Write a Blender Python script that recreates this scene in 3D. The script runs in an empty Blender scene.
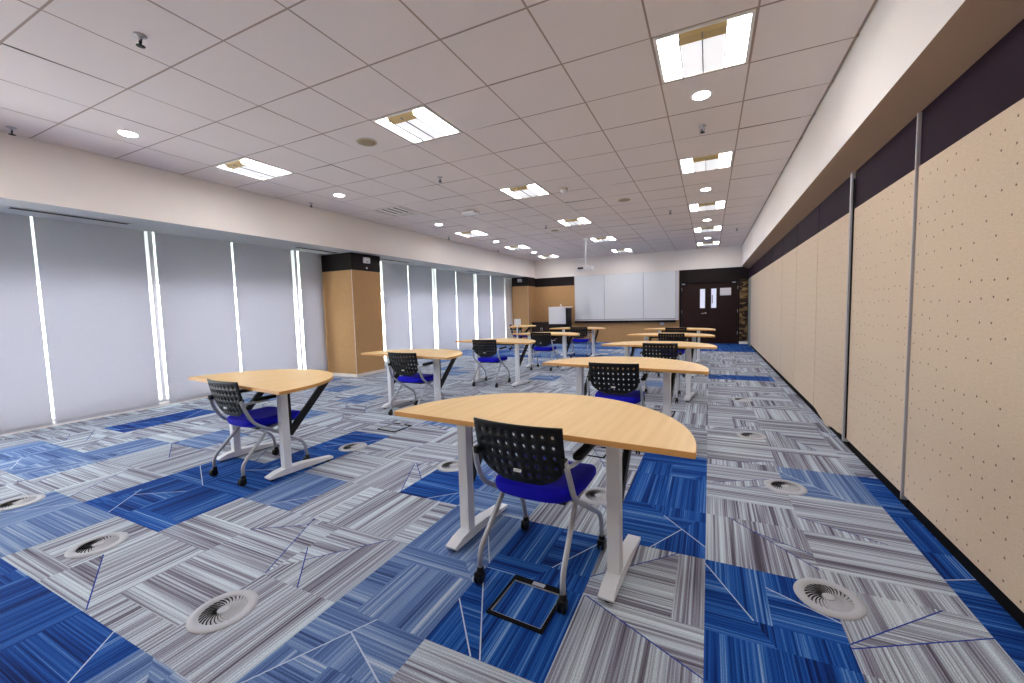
import bpy, bmesh, math, random
from mathutils import Vector, Matrix

random.seed(7)
PI = math.pi
C = bpy.context.scene.collection
SC = bpy.context.scene

# ------------------------------------------------------------------ camera, sky, exposure
EYE = 1.2847
cam_data = bpy.data.cameras.new('camera')
cam_data.sensor_width = 36.0
cam_data.lens = 400.99 / 1024 * 36.0
cam_data.shift_x = -13.768 / 1024
cam_data.shift_y = -3.807 / 1024
cam_data.clip_start = 0.02
cam = bpy.data.objects.new('camera', cam_data)
C.objects.link(cam)
cr = Vector((0.90921531, 0.41564041, -0.02388676))
cu = Vector((-0.00836037, 0.07559167, 0.99710381))
cf = Vector((-0.41624227, 0.90638234, -0.07220401))
cam.matrix_world = Matrix(((cr.x, cu.x, -cf.x, 0), (cr.y, cu.y, -cf.y, 0), (cr.z, cu.z, -cf.z, EYE), (0, 0, 0, 1)))
SC.camera = cam

SC.view_settings.view_transform = 'Standard'
SC.view_settings.look = 'None'
SC.view_settings.gamma = 1.0
SC.view_settings.use_curve_mapping = False
SC.view_settings.exposure = 1.40
SC.cycles.use_denoising = True
SC.cycles.max_bounces = 10
SC.cycles.diffuse_bounces = 6
SC.cycles.transparent_max_bounces = 12
SC.cycles.caustics_reflective = False
SC.cycles.caustics_refractive = False
SC.cycles.sample_clamp_indirect = 6.0

SKY_STRENGTH = 5.6
LAMP = 10.0          # recessed troffers
SPOT = 28.0         # downlights
world = bpy.data.worlds.new('daylight')
SC.world = world
world.use_nodes = True
wn = world.node_tree
wn.nodes['Background'].inputs['Color'].default_value = (1.0, 0.98, 0.97, 1)
wn.nodes['Background'].inputs['Strength'].default_value = SKY_STRENGTH


# ------------------------------------------------------------------ helpers
def lin(c):
    c = c / 255.0
    return c / 12.92 if c <= 0.04045 else ((c + 0.055) / 1.055) ** 2.4


def rgb(r, g, b):
    return (lin(r), lin(g), lin(b), 1.0)


MATS = {}


def mat(name, col, rough=0.6, metal=0.0, spec=0.5, bump=None, var=None, emit=None):
    """Principled material; bump=(scale, strength); var=(scale, amount) gives a soft procedural tone variation."""
    if name in MATS:
        return MATS[name]
    m = bpy.data.materials.new(name)
    m.use_nodes = True
    nt = m.node_tree
    b = nt.nodes['Principled BSDF']
    b.inputs['Base Color'].default_value = col
    b.inputs['Roughness'].default_value = rough
    b.inputs['Metallic'].default_value = metal
    b.inputs['Specular IOR Level'].default_value = spec
    if emit:
        b.inputs['Emission Color'].default_value = emit[0]
        b.inputs['Emission Strength'].default_value = emit[1]
    tc = nt.nodes.new('ShaderNodeTexCoord')
    if var:
        n = nt.nodes.new('ShaderNodeTexNoise')
        n.inputs['Scale'].default_value = var[0]
        n.inputs['Detail'].default_value = 4
        nt.links.new(tc.outputs['Object'], n.inputs['Vector'])
        mx = nt.nodes.new('ShaderNodeMix')
        mx.data_type = 'RGBA'
        a = var[1]
        mx.inputs[6].default_value = tuple(max(0, x * (1 - a)) for x in col[:3]) + (1,)
        mx.inputs[7].default_value = tuple(min(1, x * (1 + a)) for x in col[:3]) + (1,)
        nt.links.new(n.outputs['Fac'], mx.inputs[0])
        nt.links.new(mx.outputs[2], b.inputs['Base Color'])
    if bump:
        n2 = nt.nodes.new('ShaderNodeTexNoise')
        n2.inputs['Scale'].default_value = bump[0]
        n2.inputs['Detail'].default_value = 3
        nt.links.new(tc.outputs['Object'], n2.inputs['Vector'])
        bp = nt.nodes.new('ShaderNodeBump')
        bp.inputs['Strength'].default_value = bump[1]
        bp.inputs['Distance'].default_value = 0.002
        nt.links.new(n2.outputs['Fac'], bp.inputs['Height'])
        nt.links.new(bp.outputs['Normal'], b.inputs['Normal'])
    MATS[name] = m
    return m


class MB:
    """Collects shapes in one bmesh and links them as ONE mesh object."""

    def __init__(self):
        self.bm = bmesh.new()
        self.uv = None

    def _xf(self, verts, M):
        if M is not None:
            for v in verts:
                v.co = M @ v.co

    def box(self, x0, x1, y0, y1, z0, z1, mi=0, bev=0.0, seg=2, M=None):
        vs = [self.bm.verts.new((x, y, z)) for z in (z0, z1) for y in (y0, y1) for x in (x0, x1)]
        idx = ((0, 2, 3, 1), (4, 5, 7, 6), (0, 1, 5, 4), (2, 6, 7, 3), (0, 4, 6, 2), (1, 3, 7, 5))
        fs = [self.bm.faces.new([vs[i] for i in q]) for q in idx]
        for f in fs:
            f.material_index = mi
        if bev > 0:
            es = {e for f in fs for e in f.edges}
            r = bmesh.ops.bevel(self.bm, geom=list(es), offset=bev, segments=seg, profile=0.6, affect='EDGES')
            for f in r['faces']:
                f.material_index = mi
            vs = list({v for f in r['faces'] for v in f.verts} | {v for v in vs if v.is_valid})
        self._xf(vs, M)
        return self

    def poly(self, pts, z0, z1, mi=0, side_mi=None, M=None):
        """Prism from an outline in XY."""
        a = [self.bm.verts.new((x, y, z0)) for x, y in pts]
        b = [self.bm.verts.new((x, y, z1)) for x, y in pts]
        f0 = self.bm.faces.new(a[::-1])
        f1 = self.bm.faces.new(b)
        f0.material_index = f1.material_index = mi
        n = len(pts)
        for i in range(n):
            f = self.bm.faces.new((a[i], a[(i + 1) % n], b[(i + 1) % n], b[i]))
            f.material_index = mi if side_mi is None else side_mi
        self._xf(a + b, M)
        return self

    def prism(self, pts, axis, t0, t1, mi=0, M=None):
        """Prism from an outline of (a, b) pairs, extruded along axis 'x' or 'y'."""
        if axis == 'x':
            mk = lambda p, t: (t, p[0], p[1])
        else:
            mk = lambda p, t: (p[0], t, p[1])
        a = [self.bm.verts.new(mk(p, t0)) for p in pts]
        b = [self.bm.verts.new(mk(p, t1)) for p in pts]
        fs = [self.bm.faces.new(a), self.bm.faces.new(b[::-1])]
        n = len(pts)
        for i in range(n):
            fs.append(self.bm.faces.new((a[i], b[i], b[(i + 1) % n], a[(i + 1) % n])))
        for f in fs:
            f.material_index = mi
        self._xf(a + b, M)
        return self

    def quad(self, p, mi=0):
        f = self.bm.faces.new([self.bm.verts.new(q) for q in p])
        f.material_index = mi
        return f

    def tube(self, path, r, n=10, mi=0, smooth_steps=0, flat=1.0):
        P = [Vector(p) for p in path]
        if smooth_steps:
            Q = [P[0]]
            for i in range(1, len(P) - 1):
                a, b, c = P[i - 1], P[i], P[i + 1]
                l = min((a - b).length, (c - b).length) * 0.45
                s = b + (a - b).normalized() * min(l, 0.06)
                e = b + (c - b).normalized() * min(l, 0.06)
                for k in range(smooth_steps + 1):
                    t = k / smooth_steps
                    Q.append((1 - t) ** 2 * s + 2 * t * (1 - t) * b + t * t * e)
            Q.append(P[-1])
            P = Q
        rings = []
        prev = None
        for i, p in enumerate(P):
            d = (P[min(i + 1, len(P) - 1)] - P[max(i - 1, 0)]).normalized()
            ref = Vector((1, 0, 0)) if abs(d.x) < 0.9 else Vector((0, 0, 1))
            if prev is not None:
                u = (prev - d * prev.dot(d)).normalized()
            else:
                u = (ref - d * ref.dot(d)).normalized()
            prev = u
            v = d.cross(u)
            rings.append([self.bm.verts.new(p + (u * math.cos(2 * PI * k / n) * flat + v * math.sin(2 * PI * k / n)) * r) for k in range(n)])
        for a, b in zip(rings, rings[1:]):
            for k in range(n):
                f = self.bm.faces.new((a[k], a[(k + 1) % n], b[(k + 1) % n], b[k]))
                f.smooth = True
                f.material_index = mi
        for ring, rev in ((rings[0], True), (rings[-1], False)):
            f = self.bm.faces.new(ring[::-1] if rev else ring)
            f.material_index = mi
        return self

    def lathe(self, prof, n=24, mi=0, M=None, smooth=True, cap=True):
        """prof: (radius, z) pairs, revolved about Z."""
        vs = []
        rings = []
        for r, z in prof:
            ring = [self.bm.verts.new((r * math.cos(2 * PI * k / n), r * math.sin(2 * PI * k / n), z)) for k in range(n)]
            rings.append(ring)
            vs += ring
        for a, b in zip(rings, rings[1:]):
            for k in range(n):
                f = self.bm.faces.new((a[k], a[(k + 1) % n], b[(k + 1) % n], b[k]))
                f.smooth = smooth
                f.material_index = mi
        if cap:
            for ring, rev in ((rings[0], True), (rings[-1], False)):
                f = self.bm.faces.new(ring[::-1] if rev else ring)
                f.material_index = mi
        self._xf(vs, M)
        return self

    def build(self, name, mats, parent=None, loc=None, normals=True):
        if normals:
            bmesh.ops.recalc_face_normals(self.bm, faces=self.bm.faces)
        me = bpy.data.meshes.new(name)
        self.bm.to_mesh(me)
        self.bm.free()
        for m in (mats if isinstance(mats, (list, tuple)) else [mats]):
            me.materials.append(m)
        o = bpy.data.objects.new(name, me)
        C.objects.link(o)
        if parent is not None:
            o.parent = parent
        if loc is not None:
            o.location = loc
        return o


def tag(o, label=None, cat=None, group=None, kind=None):
    if label:
        o['label'] = label
    if cat:
        o['category'] = cat
    if group:
        o['group'] = group
    if kind:
        o['kind'] = kind
    return o


def thing(name, label, cat, loc=(0, 0, 0), rz=0.0, group=None):
    o = bpy.data.objects.new(name, None)
    o.empty_display_size = 0.1
    C.objects.link(o)
    o.location = loc
    o.rotation_euler = (0, 0, rz)
    return tag(o, label, cat, group)


def struct(o):
    o['kind'] = 'structure'
    return o


def dup(o, loc, rz, label, group=None):
    def cp(src, parent):
        c = src.copy()
        C.objects.link(c)
        c.parent = parent
        for ch in list(src.children):
            cp(ch, c)
        return c
    c = cp(o, None)
    c.location = loc
    c.rotation_euler = (0, 0, rz)
    c['label'] = label
    if group:
        c['group'] = group
    return c


# ------------------------------------------------------------------ materials
M_bulk = mat('painted_plaster', rgb(243, 238, 232), 0.75, bump=(120, 0.05), var=(1.2, 0.03))
M_wall = mat('wall_paint', rgb(214, 208, 204), 0.8, bump=(120, 0.05))
M_tile = mat('ceiling_board', rgb(232, 222, 217), 0.9, bump=(180, 0.3), var=(0.8, 0.05))
M_tee = mat('ceiling_grid_shadow_gap', rgb(172, 152, 138), 0.7)
M_slab = mat('concrete_slab', rgb(90, 86, 84), 0.95)
M_tan = mat('tan_fabric_cladding', rgb(192, 152, 104), 0.9, bump=(260, 0.5), var=(26, 0.16))
M_dark = mat('dark_stained_timber', rgb(24, 13, 15), 0.55, spec=0.25, var=(9, 0.35))
M_track = mat('dark_plum_laminate', rgb(32, 15, 30), 0.6, spec=0.06, var=(1.6, 0.35))
M_sof = mat('brown_soffit_board', rgb(158, 128, 104), 0.7, var=(2.0, 0.06))
M_door = mat('dark_door_veneer', rgb(40, 18, 17), 0.5, spec=0.25, var=(5, 0.30))
M_alu = mat('brushed_aluminium', rgb(186, 185, 190), 0.42, 0.3)
M_silver = mat('silver_powder_coat', rgb(172, 177, 188), 0.38, 0.35)
M_post = mat('pale_grey_powder_coat', rgb(226, 233, 242), 0.42)
M_white = mat('white_plastic', rgb(236, 236, 238), 0.4)
M_offw = mat('aged_white_plastic', rgb(196, 184, 160), 0.6)
M_black = mat('black_plastic', rgb(13, 13, 15), 0.48, spec=0.35)
M_blackm = mat('black_steel', rgb(15, 15, 18), 0.5, spec=0.35)
M_blue = mat('royal_blue_upholstery', rgb(14, 10, 196), 0.85, spec=0.25, bump=(420, 0.5), var=(30, 0.08))
M_edge = mat('maple_edge_banding', rgb(214, 160, 92), 0.5)
M_grill = mat('grey_cast_grille', rgb(176, 182, 192), 0.55, 0.0, var=(20, 0.05))
M_hole = mat('dark_void', rgb(26, 22, 22), 0.9)
M_board = mat('whiteboard_enamel', rgb(232, 237, 242), 0.12, var=(2, 0.02))
M_bframe = mat('whiteboard_frame', rgb(206, 208, 216), 0.35, 0.2)
M_reflector = mat('troffer_enamel', rgb(236, 232, 226), 0.45)
M_blade = mat('grey_steel_basket', rgb(150, 150, 156), 0.5)
M_endcap = mat('troffer_end_cap', rgb(206, 182, 128), 0.5)  # tan paints in the unlit, warm-bounce look of the cap
M_lamp = mat('lit_troffer_diffuser', rgb(250, 250, 250), 0.5, emit=((1.0, 0.97, 0.98, 1), LAMP))
M_lampc = mat('lit_louvre', rgb(240, 240, 244), 0.5, emit=((0.95, 0.97, 1.0, 1), 0.26))
M_spot = mat('lit_downlight_lens', rgb(250, 250, 250), 0.5, emit=((1.0, 0.95, 1.0, 1), SPOT))
M_vision = mat('lit_vision_glass', rgb(200, 205, 225), 0.15, emit=((0.80, 0.84, 1.0, 1), 0.22))
M_paper = mat('white_paper', rgb(232, 230, 236), 0.8)
M_kick = mat('black_rubber_kick', rgb(12, 10, 12), 0.8, spec=0.15)
M_greyp = mat('grey_green_panel', rgb(150, 156, 148), 0.8, bump=(200, 0.3))


def carpet_material(name, ramp):
    m = bpy.data.materials.new(name)
    m.use_nodes = True
    nt = m.node_tree
    b = nt.nodes['Principled BSDF']
    b.inputs['Roughness'].default_value = 0.95
    b.inputs['Specular IOR Level'].default_value = 0.15
    uv = nt.nodes.new('ShaderNodeUVMap')
    uv.uv_map = 'yarn'
    mp = nt.nodes.new('ShaderNodeMapping')
    mp.inputs['Scale'].default_value = (0.55, 88.0, 1)
    nt.links.new(uv.outputs['UV'], mp.inputs['Vector'])
    n = nt.nodes.new('ShaderNodeTexNoise')
    n.inputs['Scale'].default_value = 1.0
    n.inputs['Detail'].default_value = 3.0
    n.inputs['Roughness'].default_value = 0.65
    nt.links.new(mp.outputs['Vector'], n.inputs['Vector'])
    mp2 = nt.nodes.new('ShaderNodeMapping')
    mp2.inputs['Scale'].default_value = (0.45, 15.0, 1)
    nt.links.new(uv.outputs['UV'], mp2.inputs['Vector'])
    n2 = nt.nodes.new('ShaderNodeTexNoise')
    n2.inputs['Scale'].default_value = 1.0
    n2.inputs['Detail'].default_value = 1.0
    nt.links.new(mp2.outputs['Vector'], n2.inputs['Vector'])
    ad = nt.nodes.new('ShaderNodeMix')
    ad.data_type = 'FLOAT'
    ad.inputs[0].default_value = 0.38
    nt.links.new(n.outputs['Fac'], ad.inputs[2])
    nt.links.new(n2.outputs['Fac'], ad.inputs[3])
    cr_ = nt.nodes.new('ShaderNodeValToRGB')
    els = cr_.color_ramp.elements
    els[0].position, els[0].color = ramp[0]
    els[1].position, els[1].color = ramp[-1]
    for pos, col in ramp[1:-1]:
        e = els.new(pos)
        e.color = col
    nt.links.new(ad.outputs[0], cr_.inputs['Fac'])
    # the loop-pile weave: fine cross ribs
    mp3 = nt.nodes.new('ShaderNodeMapping')
    mp3.inputs['Scale'].default_value = (240.0, 200.0, 1)
    nt.links.new(uv.outputs['UV'], mp3.inputs['Vector'])
    n3 = nt.nodes.new('ShaderNodeTexNoise')
    n3.inputs['Scale'].default_value = 1.0
    n3.inputs['Detail'].default_value = 2.0
    nt.links.new(mp3.outputs['Vector'], n3.inputs['Vector'])
    mr = nt.nodes.new('ShaderNodeMapRange')
    mr.inputs[1].default_value = 0.3
    mr.inputs[2].default_value = 0.7
    mr.inputs[3].default_value = 0.74
    mr.inputs[4].default_value = 1.16
    nt.links.new(n3.outputs['Fac'], mr.inputs[0])
    mul = nt.nodes.new('ShaderNodeMix')
    mul.data_type = 'RGBA'
    mul.blend_type = 'MULTIPLY'
    mul.inputs[0].default_value = 1.0
    nt.links.new(cr_.outputs['Color'], mul.inputs[6])
    nt.links.new(mr.outputs[0], mul.inputs[7])
    nt.links.new(mul.outputs[2], b.inputs['Base Color'])
    bp = nt.nodes.new('ShaderNodeBump')
    bp.inputs['Strength'].default_value = 0.35
    bp.inputs['Distance'].default_value = 0.003
    nt.links.new(n3.outputs['Fac'], bp.inputs['Height'])
    nt.links.new(bp.outputs['Normal'], b.inputs['Normal'])
    return m


M_cg = carpet_material('carpet_grey_stripe', [(0.36, rgb(80, 77, 92)), (0.43, rgb(122, 121, 138)), (0.49, rgb(154, 162, 180)), (0.55, rgb(188, 203, 216)), (0.64, rgb(208, 225, 232))])
M_cm = carpet_material('carpet_slate_blue_stripe', [(0.36, rgb(48, 70, 116)), (0.44, rgb(78, 106, 160)), (0.52, rgb(104, 134, 184)), (0.58, rgb(130, 156, 196)), (0.66, rgb(186, 200, 216))])
M_cb = carpet_material('carpet_strong_blue_stripe', [(0.36, rgb(9, 26, 76)), (0.44, rgb(14, 54, 130)), (0.51, rgb(24, 80, 164)), (0.58, rgb(52, 108, 184)), (0.66, rgb(140, 174, 214))])
M_ln_blue = mat('carpet_accent_blue', rgb(38, 64, 150), 0.95, spec=0.1)
M_ln_pale = mat('carpet_accent_pale', rgb(186, 200, 220), 0.95, spec=0.1)


def panel_material():
    """Woven beige vinyl with a fine rib and scattered pin holes."""
    m = bpy.data.materials.new('beige_woven_vinyl')
    m.use_nodes = True
    nt = m.node_tree
    L = nt.links.new
    b = nt.nodes['Principled BSDF']
    b.inputs['Roughness'].default_value = 0.8
    b.inputs['Specular IOR Level'].default_value = 0.3
    b.inputs['Sheen Weight'].default_value = 0.35
    b.inputs['Sheen Roughness'].default_value = 0.4
    tc = nt.nodes.new('ShaderNodeTexCoord')
    sep = nt.nodes.new('ShaderNodeSeparateXYZ')
    L(tc.outputs['Object'], sep.inputs[0])

    def mth(op, a, bb=None):
        k = nt.nodes.new('ShaderNodeMath')
        k.operation = op
        for i, v in enumerate((a, bb)):
            if v is None:
                continue
            if isinstance(v, (int, float)):
                k.inputs[i].default_value = v
            else:
                L(v, k.inputs[i])
        return k.outputs[0]

    def dots(cell, rad, keep, off):
        gy = mth('ADD', mth('DIVIDE', sep.outputs['Y'], cell), off)
        gz = mth('ADD', mth('DIVIDE', sep.outputs['Z'], cell), off * 0.7)
        iy, iz = mth('FLOOR', gy), mth('FLOOR', gz)
        wn_ = nt.nodes.new('ShaderNodeTexWhiteNoise')
        wn_.noise_dimensions = '2D'
        cb = nt.nodes.new('ShaderNodeCombineXYZ')
        L(iy, cb.inputs[0])
        L(iz, cb.inputs[1])
        L(cb.outputs[0], wn_.inputs['Vector'])
        sc_ = nt.nodes.new('ShaderNodeSeparateColor')
        L(wn_.outputs['Color'], sc_.inputs[0])
        fy = mth('SUBTRACT', mth('SUBTRACT', mth('FRACT', gy), 0.5), mth('MULTIPLY', mth('SUBTRACT', sc_.outputs[0], 0.5), 0.35))
        fz = mth('SUBTRACT', mth('SUBTRACT', mth('FRACT', gz), 0.5), mth('MULTIPLY', mth('SUBTRACT', sc_.outputs[1], 0.5), 0.35))
        d = mth('SQRT', mth('ADD', mth('MULTIPLY', fy, fy), mth('MULTIPLY', fz, fz)))
        return mth('MULTIPLY', mth('LESS_THAN', d, rad / cell), mth('LESS_THAN', wn_.outputs['Value'], keep))

    d1 = dots(0.088, 0.0056, 0.72, 0.0)
    d2 = dots(0.024, 0.0021, 0.8, 0.3)
    w = nt.nodes.new('ShaderNodeTexNoise')
    w.inputs['Scale'].default_value = 1.0
    mp = nt.nodes.new('ShaderNodeMapping')
    mp.inputs['Scale'].default_value = (1, 30, 330)
    L(tc.outputs['Object'], mp.inputs['Vector'])
    L(mp.outputs['Vector'], w.inputs['Vector'])
    base = nt.nodes.new('ShaderNodeMix')
    base.data_type = 'RGBA'
    base.inputs[6].default_value = rgb(198, 175, 146)
    base.inputs[7].default_value = rgb(226, 207, 180)
    L(w.outputs['Fac'], base.inputs[0])
    m2 = nt.nodes.new('ShaderNodeMix')
    m2.data_type = 'RGBA'
    m2.inputs[7].default_value = rgb(176, 142, 108)
    L(mth('MULTIPLY', d2, 0.55), m2.inputs[0])
    L(base.outputs[2], m2.inputs[6])
    m3 = nt.nodes.new('ShaderNodeMix')
    m3.data_type = 'RGBA'
    m3.inputs[7].default_value = rgb(92, 62, 44)
    L(mth('MULTIPLY', d1, 0.9), m3.inputs[0])
    L(m2.outputs[2], m3.inputs[6])
    L(m3.outputs[2], b.inputs['Base Color'])
    bp = nt.nodes.new('ShaderNodeBump')
    bp.inputs['Strength'].default_value = 0.3
    bp.inputs['Distance'].default_value = 0.002
    L(w.outputs['Fac'], bp.inputs['Height'])
    L(bp.outputs['Normal'], b.inputs['Normal'])
    return m


M_panel = panel_material()


def maple_material():
    m = bpy.data.materials.new('maple_laminate')
    m.use_nodes = True
    nt = m.node_tree
    b = nt.nodes['Principled BSDF']
    b.inputs['Roughness'].default_value = 0.42
    tc = nt.nodes.new('ShaderNodeTexCoord')
    mp = nt.nodes.new('ShaderNodeMapping')
    mp.inputs['Scale'].default_value = (34, 1.6, 1)
    nt.links.new(tc.outputs['Object'], mp.inputs['Vector'])
    n = nt.nodes.new('ShaderNodeTexNoise')
    n.inputs['Scale'].default_value = 1.0
    n.inputs['Detail'].default_value = 5
    nt.links.new(mp.outputs['Vector'], n.inputs['Vector'])
    mx = nt.nodes.new('ShaderNodeMix')
    mx.data_type = 'RGBA'
    mx.inputs[6].default_value = rgb(226, 186, 120)
    mx.inputs[7].default_value = rgb(246, 216, 158)
    nt.links.new(n.outputs['Fac'], mx.inputs[0])
    nt.links.new(mx.outputs[2], b.inputs['Base Color'])
    return m


M_maple = maple_material()


def blind_material():
    m = bpy.data.materials.new('translucent_blind_cloth')
    m.use_nodes = True
    nt = m.node_tree
    for n in list(nt.nodes):
        nt.nodes.remove(n)
    out = nt.nodes.new('ShaderNodeOutputMaterial')
    d = nt.nodes.new('ShaderNodeBsdfDiffuse')
    t = nt.nodes.new('ShaderNodeBsdfTranslucent')
    mx = nt.nodes.new('ShaderNodeMixShader')
    tc = nt.nodes.new('ShaderNodeTexCoord')
    mp = nt.nodes.new('ShaderNodeMapping')
    mp.inputs['Scale'].default_value = (1, 22, 3)
    n = nt.nodes.new('ShaderNodeTexNoise')
    n.inputs['Scale'].default_value = 6
    n.inputs['Detail'].default_value = 5
    cr_ = nt.nodes.new('ShaderNodeMix')
    cr_.data_type = 'RGBA'
    cr_.inputs[6].default_value = rgb(206, 206, 214)
    cr_.inputs[7].default_value = rgb(226, 226, 232)
    nt.links.new(tc.outputs['Object'], mp.inputs['Vector'])
    nt.links.new(mp.outputs['Vector'], n.inputs['Vector'])
    nt.links.new(n.outputs['Fac'], cr_.inputs[0])
    nt.links.new(cr_.outputs[2], d.inputs['Color'])
    t.inputs['Color'].default_value = rgb(170, 171, 178)
    mx.inputs[0].default_value = 0.40
    nt.links.new(d.outputs[0], mx.inputs[1])
    nt.links.new(t.outputs[0], mx.inputs[2])
    nt.links.new(mx.outputs[0], out.inputs['Surface'])
    return m


M_blind = blind_material()


def glass_material(nm, col):
    m = bpy.data.materials.new(nm)
    m.use_nodes = True
    nt = m.node_tree
    for n in list(nt.nodes):
        nt.nodes.remove(n)
    out = nt.nodes.new('ShaderNodeOutputMaterial')
    t = nt.nodes.new('ShaderNodeBsdfTransparent')
    t.inputs['Color'].default_value = col
    g = nt.nodes.new('ShaderNodeBsdfGlossy')
    g.inputs['Roughness'].default_value = 0.02
    mx = nt.nodes.new('ShaderNodeMixShader')
    mx.inputs[0].default_value = 0.06
    nt.links.new(t.outputs[0], mx.inputs[1])
    nt.links.new(g.outputs[0], mx.inputs[2])
    nt.links.new(mx.outputs[0], out.inputs['Surface'])
    return m


M_glass = glass_material('window_glass', (0.94, 0.97, 0.97, 1))
M_tint = glass_material('tinted_transom_glass', (0.44, 0.48, 0.46, 1))


def stone_material():
    m = bpy.data.materials.new('rough_stone_cladding')
    m.use_nodes = True
    nt = m.node_tree
    b = nt.nodes['Principled BSDF']
    b.inputs['Roughness'].default_value = 0.9
    tc = nt.nodes.new('ShaderNodeTexCoord')
    mp = nt.nodes.new('ShaderNodeMapping')
    mp.inputs['Scale'].default_value = (7, 7, 16)
    nt.links.new(tc.outputs['Object'], mp.inputs['Vector'])
    v = nt.nodes.new('ShaderNodeTexVoronoi')
    v.inputs['Scale'].default_value = 1.0
    nt.links.new(mp.outputs['Vector'], v.inputs['Vector'])
    sp = nt.nodes.new('ShaderNodeSeparateColor')
    nt.links.new(v.outputs['Color'], sp.inputs[0])
    r = nt.nodes.new('ShaderNodeValToRGB')
    r.color_ramp.elements[0].color = rgb(34, 24, 18)
    r.color_ramp.elements[1].color = rgb(166, 134, 88)
    e = r.color_ramp.elements.new(0.55)
    e.color = rgb(74, 55, 36)
    nt.links.new(sp.outputs[0], r.inputs['Fac'])
    nt.links.new(r.outputs['Color'], b.inputs['Base Color'])
    bp = nt.nodes.new('ShaderNodeBump')
    bp.inputs['Distance'].default_value = 0.03
    nt.links.new(v.outputs['Distance'], bp.inputs['Height'])
    nt.links.new(bp.outputs['Normal'], b.inputs['Normal'])
    return m


M_stone = stone_material()

# ------------------------------------------------------------------ the room
XB = -7.18            # plane of the blinds
XW = -7.30            # inner face of the window wall
XL = -6.172           # inner face of the left bulkhead
XR = 0.914            # inner face of the right bulkhead
XP = 1.095            # face of the partition panels
YB, YF = -1.6, 14.45  # back and far walls
ZC, ZS = 3.0916, 2.465   # ceiling, underside of the bulkheads


# ---- floor: one carpet mesh of striped tiles
def clip_poly(poly, p, d):
    """Split a convex polygon by the line p + t d; returns (left, right, cut segment)."""
    nx, ny = -d[1], d[0]
    L_, R_, cut = [], [], []
    n = len(poly)
    for i in range(n):
        a, b = poly[i], poly[(i + 1) % n]
        sa = (a[0] - p[0]) * nx + (a[1] - p[1]) * ny
        sb = (b[0] - p[0]) * nx + (b[1] - p[1]) * ny
        if sa >= 0:
            L_.append(a)
        if sa <= 0:
            R_.append(a)
        if sa * sb < 0:
            t = sa / (sa - sb)
            q = (a[0] + (b[0] - a[0]) * t, a[1] + (b[1] - a[1]) * t)
            L_.append(q)
            R_.append(q)
            cut.append(q)
    return L_, R_, cut


def area(poly):
    return abs(sum(poly[i][0] * poly[(i + 1) % len(poly)][1] - poly[(i + 1) % len(poly)][0] * poly[i][1] for i in range(len(poly)))) / 2


XS = [-0.009 + 0.4985 * i for i in range(-15, 4)]
YS = [0.70 - 0.475 * k for k in range(5, 0, -1)] + [0.70, 1.175, 1.65, 2.13, 2.62, 3.11] + [3.6 + 0.495 * k for k in range(0, 24)]
J0 = 2    # row number of YS[J0 + 1] in the tone table below is 3 (y = 0.23 is row 2)
TONE = {}


def tone(row, cols, t):
    for c_ in cols:
        TONE[(row, c_)] = t


for r_ in (-2, -1, 0, 1, 2):
    tone(r_, range(0, 11), 2)
tone(2, (11, 12), 1)
tone(3, (6, 7, 12), 1)
tone(4, (2, 3, 4, 12), 1)
tone(4, (7, 8), 2)
tone(4, (13, 15), 2)
tone(5, (7, 8, 13, 15), 2)
tone(5, (4, 9, 12), 1)
tone(6, (2, 8, 14), 2)
tone(6, (5, 12), 1)
tone(6, (11,), 2)
tone(7, (2, 8, 14), 2)
tone(7, (11,), 1)
tone(8, (14,), 2)
tone(8, (16, 5), 1)
for r_ in range(3, 9):
    tone(r_, (17,), 2)
tone(9, (2, 9), 1)
tone(10, (5,), 1)
tone(11, (10, 3), 1)
tone(12, (1,), 1)
tone(13, (4, 12), 1)
tone(15, (9, 5, 13), 1)
tone(16, (4,), 1)
tone(17, (15, 16), 2)
tone(18, (2, 11), 1)
tone(19, (9, 10, 7), 1)
for r_ in range(21, 32):
    for c_ in range(0, 18):
        if r_ > 25 or (c_ < 12 and random.random() < 0.75):
            TONE[(r_, c_)] = 2 if (r_ > 25 and c_ > 11) or (c_ > 2 and random.random() < 0.25) else 1

fb = bmesh.new()
uvl = fb.loops.layers.uv.new('yarn')
Z_LINE = 0.0012


def floor_face(poly, mi, ang, z=0.0, off=None):
    f = fb.faces.new([fb.verts.new((x, y, z)) for x, y in poly])
    f.material_index = mi
    ox, oy = off or (random.uniform(0, 40), random.uniform(0, 40))
    ca, sa = math.cos(ang), math.sin(ang)
    for lp in f.loops:
        x, y = lp.vert.co.x, lp.vert.co.y
        lp[uvl].uv = (x * ca + y * sa + ox, -x * sa + y * ca + oy)
    if f.normal.z < 0 or True:
        f.normal_update()
        if f.normal.z < 0:
            f.normal_flip()


def accent(a, b, mi, w=0.0028):
    dx, dy = b[0] - a[0], b[1] - a[1]
    l = math.hypot(dx, dy)
    if l < 0.2:
        return
    nx, ny = -dy / l * w, dx / l * w
    floor_face([(a[0] + nx, a[1] + ny), (b[0] + nx, b[1] + ny), (b[0] - nx, b[1] - ny), (a[0] - nx, a[1] - ny)], mi, 0, Z_LINE)


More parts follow.
